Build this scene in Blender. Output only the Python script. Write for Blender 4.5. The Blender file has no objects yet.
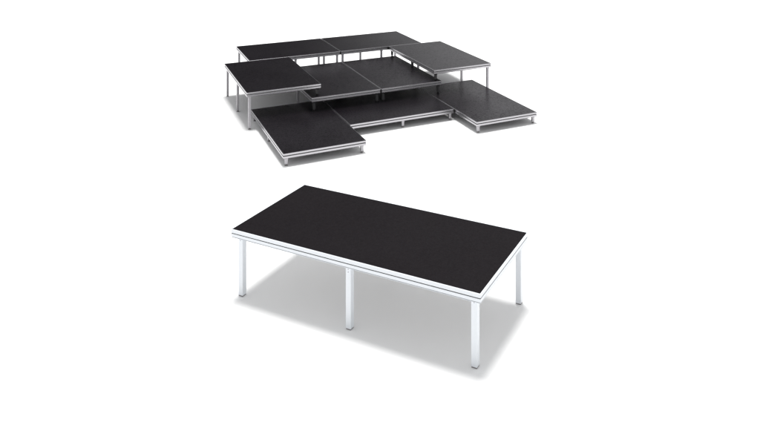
import bpy, bmesh, math, random
from math import radians, sin, cos, pi
random.seed(4)
sc = bpy.context.scene
C = sc.collection

# ------------------------------------------------------------------ camera
CAM_F, CAM_CX, CAM_CY, CAM_H = 718.858, 450.295, -111.317, 3.665     # in 760 px wide picture units
cam = bpy.data.cameras.new('camera')
cam_o = bpy.data.objects.new('camera', cam); C.objects.link(cam_o)
cam.sensor_width = 36.0
cam.lens = CAM_F / 760.0 * 36.0
cam.shift_x = (380.0 - CAM_CX) / 760.0
cam.shift_y = (CAM_CY - 214.0) / 760.0
cam.clip_start = 0.05; cam.clip_end = 500
cam_o.location = (0, 0, CAM_H); cam_o.rotation_euler = (radians(90), 0, 0)
sc.camera = cam_o
sc.view_settings.view_transform = 'Standard'
sc.view_settings.look = 'None'
sc.view_settings.gamma = 1
sc.view_settings.exposure = 0

# ------------------------------------------------------------------ world: white studio surround, brighter behind on the right
W = bpy.data.worlds.new('World'); sc.world = W; W.use_nodes = True
nt = W.node_tree; N = nt.nodes; L = nt.links
for n in list(N): N.remove(n)
out = N.new('ShaderNodeOutputWorld'); bg = N.new('ShaderNodeBackground')
tc = N.new('ShaderNodeTexCoord')

def mth(op, a, b=None, nt=nt):
    m = nt.nodes.new('ShaderNodeMath'); m.operation = op
    for i, v in enumerate((a, b)):
        if v is None: continue
        if isinstance(v, (int, float)): m.inputs[i].default_value = v
        else: nt.links.new(v, m.inputs[i])
    return m.outputs[0]
# dark spot added to the surround, back left, so left decks reflect darker
DAZ, DEL = radians(-23), radians(14)
dotn = N.new('ShaderNodeVectorMath'); dotn.operation = 'DOT_PRODUCT'
L.new(tc.outputs['Generated'], dotn.inputs[0])
dotn.inputs[1].default_value = (sin(DAZ) * cos(DEL), cos(DAZ) * cos(DEL), sin(DEL))
ang = mth('ARCCOSINE', dotn.outputs['Value'])
ramp = N.new('ShaderNodeMapRange'); ramp.interpolation_type = 'SMOOTHSTEP'
ramp.inputs['From Min'].default_value = radians(11); ramp.inputs['From Max'].default_value = radians(28.5)
ramp.inputs['To Min'].default_value = 0.02; ramp.inputs['To Max'].default_value = 0.93
L.new(ang, ramp.inputs['Value'])
# second dark spot added above the back horizon to dim deck reflections
dot2 = N.new('ShaderNodeVectorMath'); dot2.operation = 'DOT_PRODUCT'
L.new(tc.outputs['Generated'], dot2.inputs[0])
dot2.inputs[1].default_value = (sin(radians(0)) * cos(radians(33)), cos(radians(0)) * cos(radians(33)), sin(radians(33)))
ramp2 = N.new('ShaderNodeMapRange'); ramp2.interpolation_type = 'SMOOTHSTEP'
ramp2.inputs['From Min'].default_value = radians(5); ramp2.inputs['From Max'].default_value = radians(22)
ramp2.inputs['To Min'].default_value = 0.10; ramp2.inputs['To Max'].default_value = 1.0
L.new(mth('ARCCOSINE', dot2.outputs['Value']), ramp2.inputs['Value'])
# a little dimmer on the camera's side than behind the set
sep = N.new('ShaderNodeSeparateXYZ'); L.new(tc.outputs['Generated'], sep.inputs[0])
ramp3 = N.new('ShaderNodeMapRange'); ramp3.interpolation_type = 'SMOOTHSTEP'
ramp3.inputs['From Min'].default_value = -.2; ramp3.inputs['From Max'].default_value = .9
ramp3.inputs['To Min'].default_value = 0.74; ramp3.inputs['To Max'].default_value = 1.0
L.new(sep.outputs[1], ramp3.inputs['Value'])
L.new(mth('MULTIPLY', mth('MULTIPLY', ramp.outputs[0], ramp2.outputs[0]), ramp3.outputs[0]), bg.inputs['Strength'])
bg.inputs['Color'].default_value = (0.985, 0.992, 1.0, 1)
L.new(bg.outputs[0], out.inputs[0])

# ------------------------------------------------------------------ the one big overhead softbox
al = bpy.data.lights.new('overhead_softbox', 'AREA'); al.shape = 'DISK'; al.size = 12
al.energy = 19500; al.color = (1, 0.995, 0.985)
alo = bpy.data.objects.new('overhead_softbox', al); C.objects.link(alo)
alo.location = (-2.0, 15.0, 40.0)
alo.rotation_euler = (radians(-8), 0, 0)

# ------------------------------------------------------------------ materials
def mat(name, col, rough, spec=0.5, metal=0.0):
    m = bpy.data.materials.new(name); m.use_nodes = True
    b = m.node_tree.nodes['Principled BSDF']
    b.inputs['Base Color'].default_value = (*col, 1)
    b.inputs['Roughness'].default_value = rough
    b.inputs['Specular IOR Level'].default_value = spec
    b.inputs['Metallic'].default_value = metal
    return m, b
def grain(m, b, scale, amount, col, bump=0.0, rough=None):
    """speckle: base colour varies by +-amount, optional bump"""
    t = m.node_tree; n = t.nodes.new('ShaderNodeTexNoise'); tc = t.nodes.new('ShaderNodeTexCoord')
    n.inputs['Scale'].default_value = scale; n.inputs['Detail'].default_value = 5; n.inputs['Roughness'].default_value = .7
    t.links.new(tc.outputs['Object'], n.inputs['Vector'])
    n2 = t.nodes.new('ShaderNodeTexNoise'); n2.inputs['Scale'].default_value = 2.1; n2.inputs['Detail'].default_value = 3
    t.links.new(tc.outputs['Object'], n2.inputs['Vector'])
    s = mth('ADD', mth('MULTIPLY', mth('SUBTRACT', n.outputs['Fac'], .5, t), 2 * amount, t),
            mth('MULTIPLY', mth('SUBTRACT', n2.outputs['Fac'], .5, t), .6 * amount, t), t)
    f = mth('ADD', s, 1.0, t)
    v = t.nodes.new('ShaderNodeVectorMath'); v.operation = 'SCALE'
    v.inputs[0].default_value = col; t.links.new(f, v.inputs['Scale'])
    t.links.new(v.outputs[0], b.inputs['Base Color'])
    if rough is not None:
        t.links.new(mth('ADD', mth('MULTIPLY', s, .06, t), rough, t), b.inputs['Roughness'])
    if bump:
        bp = t.nodes.new('ShaderNodeBump'); bp.inputs['Strength'].default_value = bump; bp.inputs['Distance'].default_value = .002
        t.links.new(n.outputs['Fac'], bp.inputs['Height']); t.links.new(bp.outputs[0], b.inputs['Normal'])
    return m
M = {}
def gritty(m, b, base=.5, gain=1.0):
    """anti-slip grit: sheen breaks up in small speckles and faint wear patches"""
    t = m.node_tree; tc = t.nodes.new('ShaderNodeTexCoord')
    b.inputs['Specular Tint'].default_value = (1.0, .93, 1.03, 1)
    oi = t.nodes.new('ShaderNodeObjectInfo')
    vec = t.nodes.new('ShaderNodeVectorMath'); vec.operation = 'ADD'
    t.links.new(tc.outputs['Object'], vec.inputs[0])
    off = mth('MULTIPLY', oi.outputs['Random'], 40.0, t); t.links.new(off, vec.inputs[1])
    tot = None
    for sc_, det, amp in ((85, 2, 2.0), (30, 3, 1.0), (1.6, 4, .5)):
        n = t.nodes.new('ShaderNodeTexNoise'); n.inputs['Scale'].default_value = sc_; n.inputs['Detail'].default_value = det
        t.links.new(vec.outputs[0], n.inputs['Vector'])
        x = mth('MULTIPLY', mth('SUBTRACT', n.outputs['Fac'], .5, t), amp, t)
        tot = x if tot is None else mth('ADD', tot, x, t)
    t.links.new(mth('MAXIMUM', mth('ADD', mth('MULTIPLY', tot, gain, t), base, t), .01, t), b.inputs['Specular IOR Level'])
m, b = mat('white_floor', (.9, .9, .9), 1.0, 0.0); M['floor'] = grain(m, b, 3.0, .006, (.9, .9, .9))
m, b = mat('black_matt_board', (.013, .012, .013), .6, .1); gritty(m, b, .1, .05); M['board_big'] = grain(m, b, 60, .2, (.0048, .0036, .0043), .15, .62)
m, b = mat('black_grit_board', (.016, .0145, .017), .5, .5); gritty(m, b); M['board'] = grain(m, b, 42, .9, (.0040, .0030, .0044), .10, .30)
m, b = mat('pale_grey_underside', (.55, .54, .53), .7, .3); M['ply'] = grain(m, b, 14, .12, (.50, .49, .48))
m, b = mat('dark_film_underside', (.05, .048, .05), .6, .3); M['film'] = grain(m, b, 14, .12, (.11, .106, .11))
m, b = mat('white_powder_coated_aluminium', (.80, .83, .86), .35, .5); M['white'] = grain(m, b, 90, .02, (.76, .79, .825), 0, .35)
m, b = mat('brushed_aluminium', (.62, .61, .63), .38, .5, .95); M['alu'] = grain(m, b, 45, .08, (.44, .43, .45), 0, .27)
m, b = mat('galvanised_leg_tube', (.5, .49, .51), .45, .5, .5); M['legalu'] = grain(m, b, 45, .08, (.42, .41, .43), 0, .42)
m, b = mat('leg_tube_painted_shade', (.05, .05, .052), .45, .4, .3); M['shadeleg'] = grain(m, b, 45, .08, (.05, .05, .052), 0, .45)  # darker leg tube: the shade under the decks is put into its colour
m, b = mat('black_rubber', (.02, .02, .02), .8, .2); M['rubber'] = grain(m, b, 60, .2, (.02, .02, .02))
m, b = mat('dark_groove', (.16, .16, .165), .6, .3); M['groove'] = grain(m, b, 60, .1, (.16, .16, .165))
m, b = mat('grey_plastic_glide', (.2, .19, .19), .5, .4); M['glide'] = grain(m, b, 60, .1, (.2, .19, .19))

# ------------------------------------------------------------------ helpers
def link(name, bm, mats, parent=None, loc=(0, 0, 0), rotz=0, smooth=False):
    me = bpy.data.meshes.new(name); bmesh.ops.recalc_face_normals(bm, faces=bm.faces); bm.to_mesh(me); bm.free()
    for mm in (mats if isinstance(mats, (list, tuple)) else [mats]): me.materials.append(mm)
    if smooth:
        for p in me.polygons: p.use_smooth = True
    o = bpy.data.objects.new(name, me); C.objects.link(o)
    o.parent = parent; o.location = loc; o.rotation_euler = (0, 0, rotz)
    return o
def box(bm, x0, y0, z0, x1, y1, z1, bev=0.0, mi=0):
    r = bmesh.ops.create_cube(bm, size=1)
    for v in r['verts']:
        v.co = ((x0 + x1) / 2 + v.co.x * (x1 - x0), (y0 + y1) / 2 + v.co.y * (y1 - y0), (z0 + z1) / 2 + v.co.z * (z1 - z0))
    fs = {f for v in r['verts'] for f in v.link_faces}
    for f in fs: f.material_index = mi
    if bev:
        es = list({e for v in r['verts'] for e in v.link_edges})
        bmesh.ops.bevel(bm, geom=es, offset=bev, segments=2, affect='EDGES', profile=.6)
def cyl(bm, x, y, z0, z1, r0, r1=None, seg=24, mi=0):
    r = bmesh.ops.create_cone(bm, cap_ends=True, segments=seg, radius1=r0, radius2=r0 if r1 is None else r1, depth=z1 - z0)
    for v in r['verts']: v.co.x += x; v.co.y += y; v.co.z += (z0 + z1) / 2
    for f in {f for v in r['verts'] for f in v.link_faces}: f.material_index = mi
def ring(bm, W_, D_, z_off, profile, cr, mis=None):
    """sweep a closed profile [(inset, z)] round a W x D rectangle with small rounded corners"""
    K = 4; loops = []
    for (o, z) in profile:
        pts = []
        r = max(cr - o, .0006)
        for cx, cy, a0 in ((W_ - o - r, D_ - o - r, 0), (o + r, D_ - o - r, 90), (o + r, o + r, 180), (W_ - o - r, o + r, 270)):
            for k in range(K + 1):
                a = radians(a0 + 90 * k / K); pts.append(bm.verts.new((cx + r * cos(a), cy + r * sin(a), z + z_off)))
        loops.append(pts)
    n = len(loops[0]); P = len(profile)
    for i in range(P):
        A, B = loops[i], loops[(i + 1) % P]
        for j in range(n):
            f = bm.faces.new((A[j], A[(j + 1) % n], B[(j + 1) % n], B[j]))
            if mis: f.material_index = mis[i]

def make_platform(name, label, group, X, Y, rot, W_, D_, h, legs, style):
    """a deck on legs; legs = [(a, b, z_bottom)]"""
    root = bpy.data.objects.new(name, None); C.objects.link(root)
    root.location = (X, Y, 0); root.rotation_euler = (0, 0, rot); root.empty_display_size = .2
    root['label'] = label; root['category'] = 'stage platform'
    if group: root['group'] = group
    big = style == 'big'
    T = .074 if big else .066                     # depth of the edge profile
    rim = .0065 if big else .0085                   # metal visible round the board from above
    fm = M['white'] if big else M['alu']
    # --- frame: two ribs with a groove between, small lip at the foot
    bm = bmesh.new()
    if big:
        pr = [(rim, 0), (.0015, 0), (0, -.0015), (0, -.031), (.0015, -.0325), (.010, -.0335), (.010, -.0375), (.0015, -.0385),
              (0, -.040), (0, -.064), (.0025, -.066), (.006, -.067), (.006, -.0705), (.003, -.072), (.003, -T), (.045, -T), (.045, -.069),
              (.019, -.069), (.019, -.024), (rim, -.024)]
        gr = {4: 1, 5: 1, 6: 1, 11: 1}
    else:
        pr = [(rim, 0), (.002, 0), (0, -.002), (0, -.022), (.0015, -.0235), (.011, -.0245), (.011, -.0355), (.0015, -.0365),
              (0, -.038), (0, -.060), (.004, -T), (.045, -T), (.045, -.060), (.020, -.060), (.020, -.024), (rim, -.024)]
        gr = {4: 1, 5: 1, 6: 1}
    ring(bm, W_, D_, h, pr, .006, [gr.get(i, 0) for i in range(len(pr))])
    link('frame', bm, [fm, M['groove']], root)
    # --- board: black wearing surface over pale plywood
    bm = bmesh.new(); g = rim + .0008
    box(bm, g, g, h - .0225, W_ - g, D_ - g, h - .0012, .0008)
    for f in bm.faces:
        if f.calc_center_median().z < h - .02: f.material_index = 1
    link('deck_board', bm, [M['board_big' if big else 'board'], M['ply' if big else 'film']], root)
    # --- cross members under the board
    n = 3 if max(W_, D_) > 1.9 else 2
    for k in range(n):
        bm = bmesh.new(); t = (k + 1) / (n + 1)
        if W_ >= D_: box(bm, W_ * t - .02, .0455, h - T + .006, W_ * t + .02, D_ - .0455, h - .0235, .002)
        else: box(bm, .0455, D_ * t - .02, h - T + .006, W_ - .0455, D_ * t + .02, h - .0235, .002)
        link('cross_brace', bm, fm, root)
    # --- legs
    for (a, b_, zb) in legs:
        bm = bmesh.new(); top = h - T - .0008
        if big:
            s = .0250
            box(bm, -s, -s, .009, s, s, top, .0035)
            # bolt heads on the two outer faces under the frame
            lg = link('leg', bm, M['white'], root, (a, b_, 0))
            bm = bmesh.new(); box(bm, -.023, -.023, .0006, .023, .023, .0088, .002)
            link('foot', bm, M['glide'], lg)
            bm = bmesh.new()
            for dz in (.018, .040) if abs(a - 1.24) < .01 else (.018,):
                r = bmesh.ops.create_cone(bm, cap_ends=True, segments=12, radius1=.0045, radius2=.0035, depth=.003)
                for v in r['verts']:
                    x, y, z = v.co; v.co = (x, -s - .0012 - z, top - dz + y)
            link('bolt', bm, M['alu'], lg)
        else:
            s = .019
            box(bm, -s, -s, zb + .022, s, s, top, .004)
            lg = link('leg', bm, M['shadeleg' if zb > 0 else 'legalu'], root, (a, b_, 0))  # legs standing on a lower deck get the painted-in shade
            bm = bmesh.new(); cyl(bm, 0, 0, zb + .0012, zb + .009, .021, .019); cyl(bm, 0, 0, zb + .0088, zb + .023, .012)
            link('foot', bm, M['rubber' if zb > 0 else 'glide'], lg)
            bm = bmesh.new()                                   # leg socket
            box(bm, -.0215, -.0215, top - .022, .0215, .0215, top + .0004, .0015)
            link('socket', bm, M['rubber' if zb > 0 else 'legalu'], lg)  # feet and sockets of stacked legs blackened along with the painted shade
    return root

# ------------------------------------------------------------------ setting
bm = bmesh.new()
v = [bm.verts.new(p) for p in ((-120, -60, 0), (120, -60, 0), (120, 160, 0), (-120, 160, 0))]
bm.faces.new(v)
fl = link('floor', bm, M['floor']); fl['kind'] = 'structure'

# ------------------------------------------------------------------ the large single platform
LW, LD, LH = 2.44, 1.084, .596
make_platform('stage_platform', 'large black-topped platform with white frame and white square legs, standing alone in front', None,
              -1.977, 6.481, -.442, LW, LD, LH,
              [(.092, .045, 0), (1.24, .045, 0), (LW - .065, .052, 0), (LW - .05, LD - .09, 0), (1.24, LD - .09, 0), (.092, LD - .09, 0)], 'big')

# ------------------------------------------------------------------ the nine modules in three tiers
OX, OY, OR = -1.757, 8.429, .464
hL, hM, hH = .175, .390, .572
X = dict(L1a=.059, L1b=1.225, L3a=2.955, L3b=4.042, M1a=.888, Mj=2.047, M2b=3.158, H3a=-.091, H3b=1.073, H1a=.348, H12=2.054,
         H2b=3.747, H4a=3.027, H4b=4.157)
Y = dict(Lf=1.103, L2f=1.835, Lb=3.259, Mf=2.689, Mb=4.775, H3f=2.780, Hf=4.840, Hb=6.181, H4f=2.740)
G = .005
rects = [  # key, x0, x1, y0, y1, height
    ('L1', X['L1a'], X['L1b'], Y['Lf'], Y['Lb'], hL), ('L2', X['L1b'], X['L3a'], Y['L2f'], Y['Lb'], hL), ('L3', X['L3a'], X['L3b'], Y['Lf'], Y['Lb'], hL),
    ('M1', X['M1a'], X['Mj'], Y['Mf'], Y['Mb'], hM), ('M2', X['Mj'], X['M2b'], Y['Mf'], Y['Mb'], hM),
    ('H1', X['H1a'], X['H12'], Y['Hf'], Y['Hb'], hH), ('H2', X['H12'], X['H2b'], Y['Hf'], Y['Hb'], hH),
    ('H3', X['H3a'], X['H3b'], Y['H3f'], Y['Hf'], hH), ('H4', X['H4a'], X['H4b'], Y['H4f'], Y['Hf'], hH)]
labels = {
 'L1': 'low black platform at front left, its near corner closest to the large platform',
 'L2': 'low wide black platform between the two low platforms that jut forward',
 'L3': 'low black platform jutting forward at the right end of the lowest tier',
 'M1': 'middle-height black platform at the centre, left of the thin centre seam',
 'M2': 'middle-height black platform at the centre, right of the thin centre seam',
 'H1': 'raised black platform at the back left, behind the tall platform that sticks out left',
 'H2': 'raised black platform at the very back, right of the seam in the rear row',
 'H3': 'tall black platform on long legs sticking out furthest left, above the low one',
 'H4': 'tall grey-sheened platform on thin legs at the right, over the low right platform'}
c, s = cos(OR), sin(OR)
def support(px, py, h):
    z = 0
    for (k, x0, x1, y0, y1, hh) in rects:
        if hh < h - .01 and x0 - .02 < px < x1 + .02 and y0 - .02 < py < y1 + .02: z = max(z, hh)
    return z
for (k, x0, x1, y0, y1, h) in rects:
    x0 += G; x1 -= G; y0 += G; y1 -= G
    w, d = x1 - x0, y1 - y0; e = .05
    if w > d: lp = [(e, e), (w / 2, e), (w - e, e), (e, d - e), (w / 2, d - e), (w - e, d - e)]
    else: lp = [(e, e), (w - e, e), (e, d / 2), (w - e, d / 2), (e, d - e), (w - e, d - e)]
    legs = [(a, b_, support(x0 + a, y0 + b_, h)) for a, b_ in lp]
    r = make_platform('stage_platform', labels[k], 'modular stage platforms set up in three tiers',
                      OX + c * x0 - s * y0, OY + s * x0 + c * y0, OR, w, d, h, legs, 'small')
    # black coupling blocks where two modules meet on a front edge
    jt = {'L2': [(w + G, .012)], 'M1': [(w + G, .012)], 'H1': [(w + G, .012)], 'H4': [(-G, d + G)]}.get(k, [])
    for (a, b_) in jt:
        bm = bmesh.new(); box(bm, a - .013, b_ - .017, h - .062, a + .013, b_ + .01, h - .006, .002)
        link('coupling_block', bm, M['rubber'], r)

sc.render.engine = 'CYCLES'
sc.cycles.max_bounces = 10; sc.cycles.diffuse_bounces = 6
